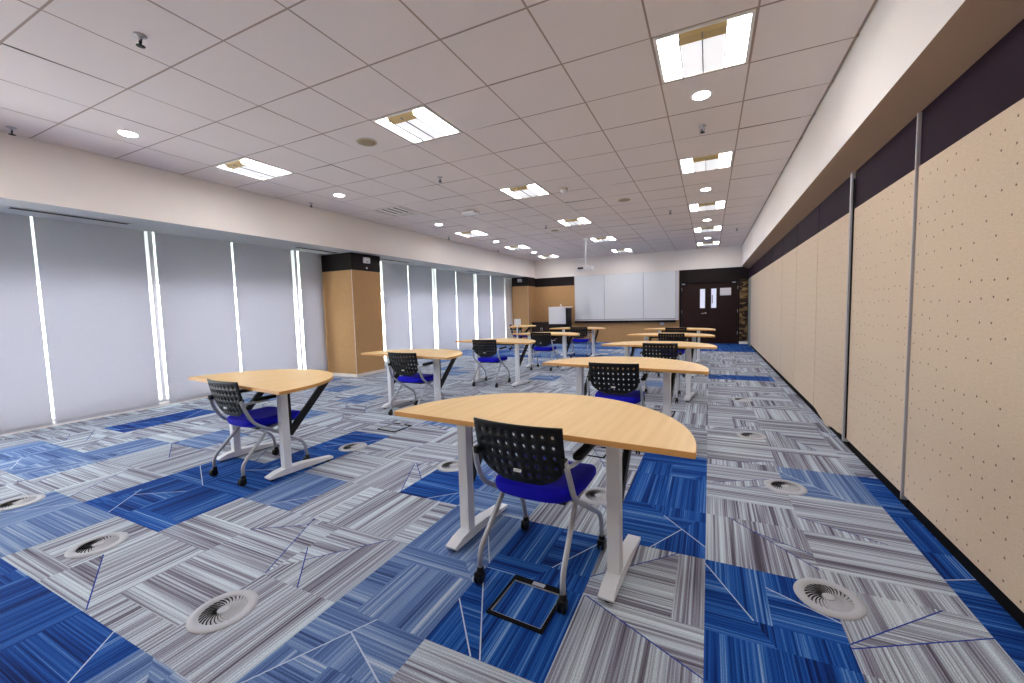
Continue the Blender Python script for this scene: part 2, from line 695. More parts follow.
for jj in range(len(YS) - 1):
    row = jj - 2
    for ii in range(len(XS) - 1):
        x0, x1, y0, y1 = XS[ii], XS[ii + 1], YS[jj], min(YS[jj + 1], YF + 0.1)
        if y0 >= y1:
            continue
        t = TONE.get((row, ii), 0)
        sq = [(x0, y0), (x1, y0), (x1, y1), (x0, y1)]
        pieces = [sq]
        base = random.choice((0, PI / 2))
        kind = random.random()
        cuts = []
        w_, h_ = x1 - x0, y1 - y0
        if kind < 0.42:            # two or three herringbone planks
            fr = random.choice((0.25, 0.5, 0.5, 0.75))
            if random.random() < 0.5:
                cuts.append(((x0 + w_ * fr, y0), (0, 1), False))
            else:
                cuts.append(((x0, y0 + h_ * fr), (1, 0), False))
            if random.random() < 0.5:
                fr = random.choice((0.25, 0.5, 0.75))
                cuts.append(((x0, y0 + h_ * fr), (1, 0), False) if random.random() < 0.5 else ((x0 + w_ * fr, y0), (0, 1), False))
        if kind > (0.30 if t == 0 else 0.12):            # a slanted accent line
            for _ in range(1 if random.random() < 0.45 else 2):
                px, py = x0 + w_ * random.choice((0.0, 0.25, 0.5, 0.75, 1.0)), y0 + h_ * random.choice((0.0, 0.5, 1.0))
                a = random.choice((0.46, 0.8, 1.1, 2.05, 2.35, 2.68)) + random.uniform(-0.08, 0.08)
                cuts.append(((px, py), (math.cos(a), math.sin(a)), True))
        for p_, d_, acc in cuts:
            new = []
            hit = random.randrange(len(pieces)) if (not acc and len(pieces) > 1) else None
            for k, pc in enumerate(pieces):
                if hit is not None and k != hit:
                    new.append(pc)
                    continue
                A, B_, cut = clip_poly(pc, p_, d_)
                if len(cut) == 2 and area(A) > 0.004 and area(B_) > 0.004:
                    new += [A, B_]
                    if acc:
                        accent(cut[0], cut[1], 3 if t == 0 else 4)
                else:
                    new.append(pc)
            pieces = new
        for k, pc in enumerate(pieces):
            ang = base + (PI / 2 if k % 2 else 0)
            floor_face(pc, t, ang)
fb_me = bpy.data.meshes.new('floor')
fb.to_mesh(fb_me)
fb.free()
for m_ in (M_cg, M_cm, M_cb, M_ln_blue, M_ln_pale):
    fb_me.materials.append(m_)
floor = bpy.data.objects.new('floor', fb_me)
C.objects.link(floor)
struct(floor)

# ---- ceiling: suspended boards in a grid, openings where the troffers sit
TX, TY = 0.638, 0.6275
CY0 = 3.285
GX0, GY0 = -0.06 + TX / 2, CY0 + TY / 2
light_cells = set()
LX = (0, -4, -8)          # column offsets of the troffers from the cell centred at x = -0.06
LIGHTS = []
for r_, yv in enumerate((-4, 0, 4, 8, 12, 16)):
    for lx in LX:
        light_cells.add((lx, yv))
        LIGHTS.append((-0.06 + lx * TX, CY0 + yv * TY))
AC_CELL = (-8, 4)
AC_POS = (-0.06 - 8 * TX, CY0 + 4 * TY)

cb_ = MB()
ix0, ix1 = -10, 2
for i in range(ix0, ix1):
    for j in range(-9, 19):
        x0, x1 = GX0 + (i - 1) * TX, GX0 + i * TX
        y0, y1 = GY0 + (j - 1) * TY, GY0 + j * TY
        if (i, j) in light_cells or (i, j) == (-8, 4):
            continue
        x0, x1 = max(x0, XL), min(x1, XR)
        y0, y1 = max(y0, YB), min(y1, YF)
        if x1 - x0 < 0.03 or y1 - y0 < 0.03:
            continue
        g = 0.0065
        dz = [random.uniform(0, 0.004) for _ in range(4)]
        if random.random() < 0.12:
            dz[random.randrange(4)] -= 0.006
        cb_.quad([(x0 + g, y0 + g, ZC + dz[0]), (x0 + g, y1 - g, ZC + dz[1]), (x1 - g, y1 - g, ZC + dz[2]), (x1 - g, y0 + g, ZC + dz[3])], 0)
for i in range(ix0 - 1, ix1):
    x = GX0 + i * TX
    if XL < x < XR:
        cb_.box(x - 0.009, x + 0.009, YB, YF, ZC + 0.004, ZC + 0.03, 1)
for j in range(-10, 19):
    y = GY0 + j * TY
    if YB < y < YF:
        cb_.box(XL, XR, y - 0.009, y + 0.009, ZC + 0.0045, ZC + 0.028, 1)
cb_.box(-7.7, 1.9, YB - 0.2, YF + 0.3, ZC + 0.25, ZC + 0.35, 2)
struct(cb_.build('ceiling', [M_tile, M_tee, M_slab]))

# ---- bulkheads round the ceiling
b_ = MB()
b_.prism([(-7.02, ZS), (XL, ZS), (XL, ZC + 0.26), (-7.02, ZC + 0.26)], 'y', YB, YF + 0.3)
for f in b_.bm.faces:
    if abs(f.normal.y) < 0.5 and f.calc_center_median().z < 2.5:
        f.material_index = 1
struct(b_.build('trim_1', [M_bulk, mat('shaded_soffit_grey', rgb(168, 170, 172), 0.75)]))  # underside greyed to paint in its lack of direct light
b_ = MB()
b_.prism([(XR, ZS), (XR, ZC + 0.26), (1.9, ZC + 0.26), (1.9, 2.0), (1.20, 2.0), (1.20, 2.355), (XP + 0.02, 2.362)], 'y', YB, YF + 0.3)
for f in b_.bm.faces:
    if abs(f.normal.y) < 0.5 and f.calc_center_median().z < 2.5:
        f.material_index = 1
struct(b_.build('trim_2', [M_bulk, M_sof]))
b_ = MB()
b_.box(XL - 0.9, XR + 0.4, YF - 0.02, YF + 0.3, 2.44, ZC + 0.26)
struct(b_.build('trim_3', M_bulk))

# ---- far wall: tan cladding, dark band, door surround
b_ = MB()
b_.box(-7.7, -0.93, YF, YF + 0.3, 0.0, 2.11, 0)
b_.box(-7.7, -4.6, YF - 0.012, YF + 0.3, 2.11, 2.45, 1)
b_.box(-4.6, -0.93, YF, YF + 0.3, 2.11, 2.45, 0)
b_.box(-0.93, 0.86, YF + 0.02, YF + 0.3, 2.02, 2.45, 1)
b_.box(-0.93, 1.9, YF + 0.1, YF + 0.3, 0.0, 2.02, 1)
b_.box(0.86, 1.9, YF + 0.02, YF + 0.3, 2.02, 2.45, 1)
wf = struct(b_.build('wall_far', [M_tan, M_dark]))
b_ = MB()
b_.box(0.87, 1.09, YF - 0.02, YF + 0.1, 0.08, 2.06, 0)
for k in range(44):
    zz = 0.09 + 1.93 * random.random()
    xx = 0.875 + 0.15 * random.random()
    b_.box(xx, xx + random.uniform(0.04, 0.07), YF - 0.02 - random.uniform(0.006, 0.03), YF, zz, zz + random.uniform(0.02, 0.05), 0)
struct(b_.build('trim_4', M_stone))
b_ = MB()
b_.box(0.86, 1.10, YF - 0.04, YF + 0.1, 0.0, 0.08, 0)
struct(b_.build('baseboard_far', M_bulk))

# ---- back wall and outer right wall, unseen but closing the room
b_ = MB()
b_.box(-7.7, 1.9, YB - 0.15, YB, 0, ZC + 0.3)
struct(b_.build('wall_back', M_tan))
b_ = MB()
b_.box(1.21, 1.9, YB, YF + 0.3, 0, 2.2)
struct(b_.build('wall_right', M_wall))

# ---- window wall behind the blinds
BAYS = [(-1.3, 5.72), (6.62, 14.35)]
ZH, ZSILL, ZT = 2.60, 0.06, 1.775
b_ = MB()
b_.box(XW - 0.25, XW, YB, YF + 0.3, ZH, ZC + 0.3)
b_.box(XW - 0.25, XW, YB, YF + 0.3, -0.05, ZSILL)
prev = YB
for a, c_ in BAYS:
    b_.box(XW - 0.25, XW, prev, a, ZSILL, ZH)
    prev = c_
b_.box(XW - 0.25, XW, prev, YF + 0.3, ZSILL, ZH)
struct(b_.build('wall_left', M_wall))
WINS = [(-1.3, 0.92), (0.92, 3.052), (3.052, 5.257), (5.257, 5.72), (6.62, 7.40), (7.40, 9.535), (9.535, 11.76), (11.76, 13.93), (13.93, 14.35)]
for k, (a, c_) in enumerate(WINS):
    w = MB()
    x0, x1 = XW - 0.12, XW + 0.065
    f_ = 0.026
    for (ya, yb, za, zb) in ((a, a + f_, ZSILL, ZH), (c_ - f_, c_, ZSILL, ZH), (a + f_, c_ - f_, ZSILL, ZSILL + 0.03), (a + f_, c_ - f_, ZH - 0.03, ZH)):
        w.box(x0, x1, ya, yb, za, zb)
    wo = struct(w.build('window_%d' % (k + 1), M_alu))
    gl = MB()
    gl.box(XW - 0.093, XW - 0.087, a + f_, c_ - f_, ZSILL + 0.03, ZT)
    gl.build('pane', M_glass, wo)
    gl = MB()
    gl.box(XW - 0.093, XW - 0.087, a + f_, c_ - f_, ZT, ZH - 0.03)
    gl.build('transom_pane', M_tint, wo)
b_ = MB()
b_.box(XW, XB - 0.03, YB, 5.74, 0.0, 0.055)
b_.box(XW, XB - 0.03, 6.6, YF, 0.0, 0.055)
struct(b_.build('baseboard_left', M_bulk))


# ---- two clad columns
def column(nm, x0, x1, y0, y1):
    c_ = MB()
    c_.box(x0, x1, y0, y1, 0.06, 2.13, 0, bev=0.006)
    c_.box(x0, x1 + 0.004, y0 - 0.004, y1 + 0.004, 2.13, ZS, 1)
    c_.box(x0, x1 + 0.012, y0 - 0.012, y1 + 0.012, 0.0, 0.06, 2)
    c_.box(x1 - 0.004, x1 + 0.003, y0 - 0.003, y0 + 0.004, 0.06, 2.13, 2)
    return struct(c_.build(nm, [M_tan, M_dark, M_bulk]))


column('trim_5', XW, -6.39, 5.80, 6.56)
column('trim_6', -6.84, -6.18, 13.75, YF)

# ---- double door at the far right
d = MB()
d.box(-0.90, -0.86, YF - 0.02, YF + 0.1, 0, 2.02)
d.box(0.82, 0.86, YF - 0.02, YF + 0.1, 0, 2.02)
d.box(-0.86, 0.82, YF - 0.02, YF + 0.1, 1.985, 2.02)
door = struct(d.build('door_1', M_dark))
for s, x0, x1 in ((-1, -0.855, -0.045), (1, -0.035, 0.815)):
    l = MB()
    wx0, wx1 = (-0.29, -0.14) if s < 0 else (0.045, 0.195)
    z0, z1 = 1.165, 1.79
    l.box(x0, wx0, YF + 0.02, YF + 0.06, 0.006, 1.98)
    l.box(wx1, x1, YF + 0.02, YF + 0.06, 0.006, 1.98)
    l.box(wx0, wx1, YF + 0.02, YF + 0.06, 0.006, z0)
    l.box(wx0, wx1, YF + 0.02, YF + 0.06, z1, 1.98)
    leaf = l.build('leaf', M_door, door)
    v = MB()
    v.box(wx0, wx1, YF + 0.035, YF + 0.045, z0, z1)
    v.build('vision_panel', M_vision, leaf)
    c_ = MB()
    cx = -0.80 if s < 0 else 0.70
    c_.box(cx - 0.05, cx + 0.05, YF - 0.02, YF + 0.02, 1.95, 1.99, bev=0.006)
    c_.build('door_closer', M_alu, leaf)
    for hz in (0.3, 1.0, 1.75):
        h = MB()
        hx = x0 + 0.004 if s < 0 else x1 - 0.004
        h.tube([(hx, YF + 0.012, hz), (hx, YF + 0.012, hz + 0.1)], 0.009, 8)
        h.build('hinge', M_alu, leaf)
h = MB()
h.lathe([(0.03, 0), (0.03, 0.012), (0.012, 0.016), (0.012, 0.05)], 16, M=Matrix.Translation((-0.12, YF + 0.02, 1.0)) @ Matrix.Rotation(PI / 2, 4, 'X'))
h.tube([(-0.12, YF - 0.03, 1.0), (-0.25, YF - 0.032, 0.985)], 0.011, 10)
h.build('handle', M_alu, door)
h = MB()
h.tube([(0.075, YF + 0.02, 1.32), (0.075, YF - 0.03, 1.33), (0.075, YF - 0.03, 1.57), (0.075, YF + 0.02, 1.58)], 0.011, 10, smooth_steps=3)
h.build('pull_handle', M_black, door)
n_ = MB()
n_.box(0.30, 0.62, YF + 0.016, YF + 0.0195, 1.56, 1.80)
tag(n_.build('paper_notice', M_paper), 'white paper notice stuck on the dark wooden door', 'notice')

# ------------------------------------------------------------------ blinds
BL = [(-0.10, 0.90), (0.965, 1.930), (1.953, 2.963), (3.080, 4.083), (4.112, 5.125), (5.285, 5.775),
      (6.60, 7.25), (7.44, 8.337), (8.365, 9.345), (9.525, 10.516), (10.545, 11.56), (11.735, 12.697), (12.728, 13.77), (13.85, 14.42)]
BLAB = ['nearest roller blind at the left edge, behind the camera side of the first bright slit',
        'roller blind at the left edge, before the first bright slit',
        'wide roller blind between the first single slit and the first double slit',
        'roller blind behind the first half-round table, right of the double slit',
        'roller blind between a single slit and a double slit, left of the near column',
        'narrow roller blind tucked against the left side of the near column',
        'roller blind half hidden behind the near tan column',
        'first full roller blind beyond the near tan column',
        'second full roller blind beyond the near tan column',
        'third full roller blind beyond the near tan column',
        'fourth full roller blind beyond the near tan column',
        'fifth full roller blind beyond the near column, next to last',
        'last full roller blind before the far tan column',
        'narrow last roller blind half behind the far tan column']
for k, (a, c_) in enumerate(BL):
    if k == 0:
        continue
    t = thing('roller_blind', BLAB[k], 'blind', (XB, (a + c_) / 2, 0), 0, 'pale roller blinds along the window wall')
    w = (c_ - a) / 2
    s = MB()
    s.box(-0.0012, 0.0012, -w, w, 0.05, 2.62)
    s.build('cloth', M_blind, t)
    s = MB()
    s.box(-0.010, 0.008, -w, w, 0.028, 0.052, bev=0.004)
    s.build('bottom_bar', M_bframe, t)
    s = MB()
    s.tube([(-0.024, -w, 2.63), (-0.024, w, 2.63)], 0.028, 12)
    s.build('roller_tube', M_alu, t)

# ------------------------------------------------------------------ folding partition on the right
JO = [-1.2, 0.45, 1.90, 3.13, 4.28, 5.50, 6.70, 7.90, 9.10, 10.30, 11.50, 12.70]
PLAB = [None, 'plain beige partition panel beside the camera, before the large pin-holed one',
        'large pin-holed beige partition panel before the first aluminium strip',
        'beige partition panel between the two bright aluminium strips',
        'beige partition panel with a scuffed ragged lower edge, beyond the second aluminium strip',
        'beige partition panel directly beyond the one with the ragged lower edge']
PORD = ['second', 'third', 'fourth', 'fifth', 'sixth', 'seventh']
for k in range(1, len(JO)):
    a = JO[k]
    c_ = JO[k + 1] if k + 1 < len(JO) else 13.45
    a0 = JO[k]
    lab = PLAB[k] if k < len(PLAB) else '%s beige partition panel beyond the one with the ragged lower edge' % PORD[k - 6]
    t = thing('acoustic_panel', lab, 'wall panel', (XP, (a + c_) / 2, 0), 0, 'beige folding partition panels')
    tag(t, kind='thing')
    w = (c_ - a) / 2 - 0.006
    zb = 0.075
    f = MB()
    if k == 4:      # ragged skirt
        n = 14
        pts = [(-w, 0.085)]
        for q in range(1, n):
            yy = -w + 2 * w * q / n
            pts.append((yy, 0.085 - 0.055 * math.sin(PI * q / n) ** 2 * (1.3 if q > 6 else 0.7) + random.uniform(-0.006, 0.006)))
        pts += [(w, 0.085), (w, 2.05), (-w, 2.05)]
        f.prism(pts, 'x', 0.0, 0.04)
    else:
        f.box(0.0, 0.04, -w, w, zb + 0.012, 2.05)
    f.build('fabric_face', M_panel, t)
    f = MB()
    f.box(0.004, 0.04, -w, w, 2.05, 2.362)
    f.build('head_board', M_track, t)
    f = MB()
    f.box(0.020, 0.085, -w, w, 0.003, zb + 0.07)
    f.build('floor_seal', M_kick, t)
    f = MB()
    f.box(0.042, 0.10, -w, w, 0.02, 2.34)
    f.build('core', M_kick, t)
    if k in (3, 4, 2):
        f = MB()
        e = -w - 0.006
        if k in (3, 4):
            pw = 0.010 if k == 3 else 0.030
            f.box(-0.012 if k == 3 else -0.022, 0.040, e + 0.006 - 0.002, e + 0.006 + pw, 0.055, 2.358, bev=0.003)
            f.build('edge_profile', M_alu, t)
            f = MB()
            if k == 3:
                f.bm.free()
                continue
            f.box(-0.008, -0.0015, e + 0.004 - (0.006 if k == 3 else 0.02), e + 0.004, 0.09, 2.30)
            f.build('gap_seal', M_kick, t)
f = MB()
f.box(XP + 0.004, XP + 0.10, 13.46, YF - 0.05, 0.01, 2.05, 0)
f.box(XP + 0.008, XP + 0.10, 13.46, YF - 0.05, 2.05, 2.36, 1)
tag(f.build('closing_panel', [M_greyp, M_track]), 'grey-green narrow panel closing the partition beside the stone strip', 'wall panel', kind='thing')
b_ = MB()
b_.box(XP + 0.02, XP + 0.09, YB, 0.44, 0.0, 2.36)
struct(b_.build('trim_7', M_panel))


# ------------------------------------------------------------------ half-round tables
TABLE_R = 0.76
TZ0, TZ1 = 0.72, 0.746


def make_table():
    t = thing('half_round_table', '', 'table', (0, 0, 0), 0, 'half-round maple training tables')
    R_ = TABLE_R
    pts = [(-R_, 0.0), (R_, 0.0)]
    n = 56
    for k in range(1, n):
        a = PI * k / n
        pts.append((R_ * math.cos(a), R_ * math.sin(a) * 1.0 + 0.0))
    m = MB()
    m.poly(pts, TZ0, TZ1, 0, 1)
    top = m.build('tabletop', [M_maple, M_edge], t)
    bv = top.modifiers.new('edge', 'BEVEL')
    bv.width = 0.003
    bv.segments = 2
    bv.limit_method = 'ANGLE'
    m = MB()
    m.box(-0.40, 0.37, 0.27, 0.30, TZ0 - 0.05, TZ0 - 0.004)
    m.build('crossbar', M_blackm, t)
    for s in (-1, 1):
        x = 0.42 * s - 0.02
        leg = MB()
        leg.box(x - 0.030, x + 0.030, 0.172, 0.228, 0.055, TZ0, bev=0.004)
        lg = leg.build('leg', M_post, t)
        ft = MB()
        prof = [(0.055, 0.018), (0.575, 0.018), (0.58, 0.034), (0.34, 0.064), (0.19, 0.070), (0.11, 0.058), (0.045, 0.034)]
        ft.prism(prof, 'x', x - 0.034, x + 0.034)
        fo = ft.build('foot', M_post, lg)
        for yy in (0.085, 0.545):
            gl = MB()
            gl.lathe([(0.018, 0.0), (0.02, 0.004), (0.02, 0.018)], 14, M=Matrix.Translation((x, yy, 0)))
            gl.build('glide', M_black, lg)
        br = MB()
        xi = x
        br.box(xi - 0.016, xi + 0.016, 0.229, 0.255, 0.32, TZ0 - 0.004)
        br.prism([(0.248, 0.32), (0.256, 0.31), (0.595, TZ0 - 0.03), (0.595, TZ0 - 0.002), (0.555, TZ0 - 0.002), (0.248, 0.375)], 'x', xi - 0.014, xi + 0.014)
        br.build('brace', M_blackm, lg)
    return t


TABLES = [
    (-0.800, 1.60, -3.7, 'largest half-round maple table, nearest the camera, with the foremost blue chair'),
    (-3.49, 1.885, -6.6, 'half-round maple table nearest the blinds, in front of the first double slit'),
    (-3.49, 3.86, -6.0, 'half-round maple table left of centre, beside the near tan column'),
    (-0.76, 3.59, -6.5, 'half-round table directly behind the nearest table'),
    (-0.67, 5.63, -6.5, 'third half-round table back in the row nearest the partition'),
    (-0.67, 7.60, -6.5, 'fourth half-round table back in the row nearest the partition'),
    (-0.64, 9.50, -6.5, 'last half-round table in the row nearest the partition, by the dark door'),
    (-3.33, 5.82, -6.5, 'third half-round table back in the row nearest the blinds'),
    (-3.15, 7.72, -6.5, 'fourth half-round table back in the row nearest the blinds'),
    (-3.13, 9.90, -6.5, 'half-round table in front of the white lectern'),
    (-5.70, 11.40, -70.0, 'half-round table in the far corner with a chair at its end'),
]
table0 = make_table()
for k, (x, y, a, lab) in enumerate(TABLES):
    if k == 0:
        table0.location = (x, y, 0)
        table0.rotation_euler = (0, 0, math.radians(a))
        table0['label'] = lab
    else:
        dup(table0, (x, y, 0), math.radians(a), lab)


# ------------------------------------------------------------------ training chairs
def backrest_mesh():
    """Perforated shell: flat grid with octagonal holes, corners cut, then bent and leaned."""
    bm = bmesh.new()
    NC, NR = 9, 5
    W_, H_ = 0.44, 0.285
    mx_, mz_ = 0.022, 0.020
    cw, ch = (W_ - 2 * mx_) / NC, (H_ - 2 * mz_) / NR
    cache = {}

    def V(x, z):
        k = (round(x, 5), round(z, 5))
        if k not in cache:
            cache[k] = bm.verts.new((k[0], 0, k[1]))
        return cache[k]

    def outline_half(z):      # half width of the shell at height z (0 bottom .. H top)
        if z > 0.11:
            return 0.221 - 0.010 * (H_ - z) / H_
        u = 1 - z / 0.11
        return 0.216 - 0.105 * u * u * u - 0.02 * u

    xs = [-W_ / 2] + [-W_ / 2 + mx_ + cw * i for i in range(NC + 1)] + [W_ / 2]
    zs = [0] + [mz_ + ch * j for j in range(NR + 1)] + [H_]
    for j in range(len(zs) - 1):
        for i in range(len(xs) - 1):
            x0, x1, z0, z1 = xs[i], xs[i + 1], zs[j], zs[j + 1]
            cx, cz = (x0 + x1) / 2, (z0 + z1) / 2
            inner = 0 < i < len(xs) - 2 and 0 < j < len(zs) - 2
            fits = abs(cx) + 0.022 < outline_half(cz - 0.018)
            solid = (j == 2 and 3 <= i <= 4 and False)
            xm, zm = cx, cz
            ring = [V(x0, z0), V(xm, z0), V(x1, z0), V(x1, zm), V(x1, z1), V(xm, z1), V(x0, z1), V(x0, zm)]
            if inner and fits and not solid:
                r = 0.0072
                hv = [bm.verts.new((cx + r * 0.95 * math.cos(a), 0, cz + r * 1.25 * math.sin(a))) for a in [math.radians(225 + 45 * q) for q in range(8)]]
                for q in range(8):
                    bm.faces.new((ring[q], ring[(q + 1) % 8], hv[(q + 1) % 8], hv[q]))
            else:
                bm.faces.new(ring)
    # trim the rounded lower corners with a fan of straight cuts
    zz = [0.0, 0.010, 0.025, 0.045, 0.075, 0.11]
    for s in (-1, 1):
        for a, b in zip(zz, zz[1:]):
            pa, pb = Vector((s * outline_half(a), 0, a)), Vector((s * outline_half(b), 0, b))
            d = pb - pa
            nrm = Vector((d.z, 0, -d.x)) * s
            geom = list(bm.verts) + list(bm.edges) + list(bm.faces)
            bmesh.ops.bisect_plane(bm, geom=geom, plane_co=pa, plane_no=nrm, clear_outer=True)
    for v in bm.verts:
        x, z = v.co.x, v.co.z
        t = z / H_
        half = 1 - 0.02 * (1 - t)
        lean = -0.198 - 0.078 * t - 0.010 * math.sin(t * PI)
        v.co = Vector((x * half, lean + 0.030 * (x / 0.225) ** 2, 0.505 + z))
    for f in bm.faces:
        f.smooth = True
    bmesh.ops.recalc_face_normals(bm, faces=bm.faces)
    me = bpy.data.meshes.new('backrest')
    bm.to_mesh(me)
    bm.free()
    me.materials.append(M_black)
    o = bpy.data.objects.new('backrest', me)
    C.objects.link(o)
    sm = o.modifiers.new('shell', 'SOLIDIFY')
    sm.thickness = 0.007
    sm.offset = 0
    return o


def make_chair():
    t = thing('training_chair', '', 'chair', (0, 0, 0), 0, 'blue training chairs with black backs')
    # seat cushion
    m = MB()
    N_ = 44
    prof = [(0.86, 0.404), (0.955, 0.408), (0.99, 0.422), (1.0, 0.440), (0.985, 0.456), (0.94, 0.466), (0.80, 0.470), (0.5, 0.466), (0.0, 0.464)]
    rings = []
    for sc_, z_ in prof:
        ring = []
        for q in range(N_):
            a = 2 * PI * q / N_
            ca, sa = math.cos(a), math.sin(a)
            e = 0.42
            x = math.copysign(abs(ca) ** e, ca) * 0.222
            y = math.copysign(abs(sa) ** e, sa) * 0.232
            x *= 1 - 0.09 * max(0, -y / 0.23)
            x, y = x * sc_, y * sc_ + 0.055
            dz = -0.030 * max(0, (y - 0.17) / 0.12) ** 2 + 0.012 * (x / 0.22) ** 2 + 0.010 * max(0, (-y - 0.07) / 0.10)
            if sc_ > 0:
                ring.append(m.bm.verts.new((x, y, z_ + dz - 0.008)))
        if sc_ == 0:
            ring = [m.bm.verts.new((0, 0.055, z_ - 0.008))]
        rings.append(ring)
    for A_, B_ in zip(rings, rings[1:]):
        for q in range(N_):
            if len(B_) == 1:
                m.bm.faces.new((A_[q], A_[(q + 1) % N_], B_[0]))
            else:
                m.bm.faces.new((A_[q], A_[(q + 1) % N_], B_[(q + 1) % N_], B_[q]))
    m.bm.faces.new(rings[0][::-1])
    for f in m.bm.faces:
        f.smooth = True
    m.build('seat', M_blue, t)
    m = MB()
    m.box(-0.17, 0.17, -0.11, 0.21, 0.386, 0.404, bev=0.008)
    m.build('seat_pan', M_blackm, t)
    bk = backrest_mesh()
    bk.parent = t
    m = MB()
    m.box(-0.022, 0.014, -0.240, -0.232, 0.566, 0.578)
    m.build('tag', M_white, bk)
    for s in (-1, 1):
        # long side tube: back joint, down past the seat, forward to the front caster
        m = MB()
        m.tube([(0.226 * s, -0.238, 0.645), (0.236 * s, -0.215, 0.56), (0.236 * s, -0.165, 0.455), (0.232 * s, 0.225, 0.205), (0.228 * s, 0.25, 0.06)], 0.0125, 12, smooth_steps=5)
        m.build('front_leg', M_silver, t)
        m = MB()
        m.tube([(0.21 * s, -0.25, 0.06), (0.21 * s, -0.25, 0.155), (0.19 * s, -0.02, 0.392), (0.19 * s, 0.10, 0.394)], 0.0125, 12, smooth_steps=5)
        m.build('rear_leg', M_silver, t)
        m = MB()
        m.box(min(0.206 * s, 0.228 * s), max(0.206 * s, 0.228 * s), -0.252, -0.212, 0.620, 0.656, bev=0.006)
        m.build('back_joint', M_black, t)
        # armrest: short bar and padded arm
        m = MB()
        m.tube([(0.232 * s, -0.232, 0.620), (0.246 * s, -0.18, 0.620), (0.250 * s, -0.05, 0.620)], 0.010, 10, smooth_steps=3)
        ab = m.build('arm_bar', M_silver, t)
        m = MB()
        pr = []
        for k in range(20):
            a = 2 * PI * k / 20
            pr.append((0.244 * s + 0.023 * math.cos(a), -0.03 + (0.105 if math.sin(a) > 0 else -0.105) + 0.026 * math.sin(a)))
        m.poly(pr, 0.626, 0.652)
        am = m.build('armrest', M_black, t)
        bv = am.modifiers.new('soft', 'BEVEL')
        bv.width = 0.008
        bv.segments = 2
        for (cx, cy) in ((0.228 * s, 0.25), (0.21 * s, -0.25)):
            m = MB()
            m.lathe([(0.010, 0.045), (0.017, 0.05), (0.017, 0.072), (0.011, 0.078)], 12, M=Matrix.Translation((cx, cy, 0)))
            m.box(cx - 0.020, cx + 0.020, cy - 0.030, cy + 0.012, 0.028, 0.056, bev=0.008)
            ca = m.build('caster', M_black, t)
            w = MB()
            for dx in (-0.017, 0.007):
                w.lathe([(0.006, 0.0), (0.025, 0.0), (0.0265, 0.005), (0.025, 0.010), (0.006, 0.010)], 18,
                        M=Matrix.Translation((cx + dx, cy - 0.010, 0.0265)) @ Matrix.Rotation(PI / 2, 4, 'Y'))
            w.build('wheel', M_black, ca)
    m = MB()
    m.tube([(-0.19, 0.08, 0.398), (0.19, 0.08, 0.398)], 0.010, 8)
    m.tube([(-0.19, -0.04, 0.385), (0.19, -0.04, 0.385)], 0.010, 8)
    m.build('cross_tube', M_silver, t)
    return t


CHAIRS = [
    (-0.752, 1.785, -3.0, 'blue training chair nearest the camera, at the largest table'),
    (-3.392, 2.045, -3.5, 'blue training chair at the table nearest the blinds, on the vivid blue carpet'),
    (-3.385, 4.01, 0.0, 'blue training chair left of centre, at the table beside the near tan column'),
    (-0.775, 3.745, 2.0, 'blue training chair directly behind the nearest table'),
    (-0.60, 5.76, 2.0, 'third blue training chair back in the row nearest the partition'),
    (-0.62, 7.73, 2.0, 'fourth blue training chair back in the row nearest the partition'),
    (-0.68, 9.63, 2.0, 'last blue training chair in the row nearest the partition, by the dark door'),
    (-3.40, 5.96, 4.0, 'third blue training chair back in the row nearest the blinds'),
    (-3.17, 7.83, 5.0, 'fourth blue training chair back in the row nearest the blinds'),
    (-3.03, 10.01, 6.0, 'blue training chair in front of the whiteboard, right of the white lectern'),
    (-5.52, 11.47, -70.0, 'blue training chair seen side-on at the end of the far corner table'),
]
chair0 = make_chair()
for k, (x, y, a, lab) in enumerate(CHAIRS):
    if k == 0:
        chair0.location = (x, y, 0)
        chair0.rotation_euler = (0, 0, math.radians(a))
        chair0['label'] = lab
    else:
        dup(chair0, (x, y, 0), math.radians(a), lab)


# ------------------------------------------------------------------ recessed troffers
def make_troffer():
    t = thing('ceiling_light', '', 'ceiling light', (0, 0, 0), 0, 'square recessed ceiling lights')
    hx, hy = TX / 2 - 0.012, TY / 2 - 0.012
    m = MB()
    w = 0.022
    m.box(-hx, hx, -hy, -hy + w, -0.004, 0.10)
    m.box(-hx, hx, hy - w, hy, -0.004, 0.10)
    m.box(-hx, -hx + w, -hy + w, hy - w, -0.004, 0.10)
    m.box(hx - w, hx, -hy + w, hy - w, -0.004, 0.10)
    m.box(-hx, hx, -hy, hy, 0.10, 0.11)
    m.build('frame', M_reflector, t)
    for s in (-1, 1):
        m = MB()
        a, b = 0.152, hx - w - 0.002
        n = 6
        pr = []
        for k in range(n + 1):
            u = k / n
            pr.append((s * (a + (b - a) * u), 0.014 + 0.050 * math.sin(u * PI) ** 0.8))
        pr += [(s * b, 0.09), (s * a, 0.09)]
        m.prism(pr, 'y', -hy + w + 0.004, hy - w - 0.004)
        m.build('reflector', M_lamp, t)
    # central lamp basket hanging a little below the boards
    m = MB()
    m.box(-0.148, -0.140, -hy + w + 0.03, hy - w - 0.03, -0.028, 0.05)
    m.box(0.140, 0.148, -hy + w + 0.03, hy - w - 0.03, -0.028, 0.05)
    m.box(-0.004, 0.004, -hy + w + 0.03, hy - w - 0.03, -0.026, 0.02)
    bs = m.build('basket', M_blade, t)
    m = MB()
    m.box(-0.138, 0.138, -hy + w + 0.09, hy - w - 0.032, -0.018, -0.010)
    m.build('louvre', M_lampc, bs)
    m = MB()
    y0 = -hy + w + 0.004
    m.prism([(y0, 0.006), (y0 + 0.03, -0.014), (y0 + 0.085, -0.030), (y0 + 0.088, -0.006), (y0 + 0.02, 0.03)], 'x', -0.150, 0.150)
    m.build('end_cap', M_endcap, bs)
    return t


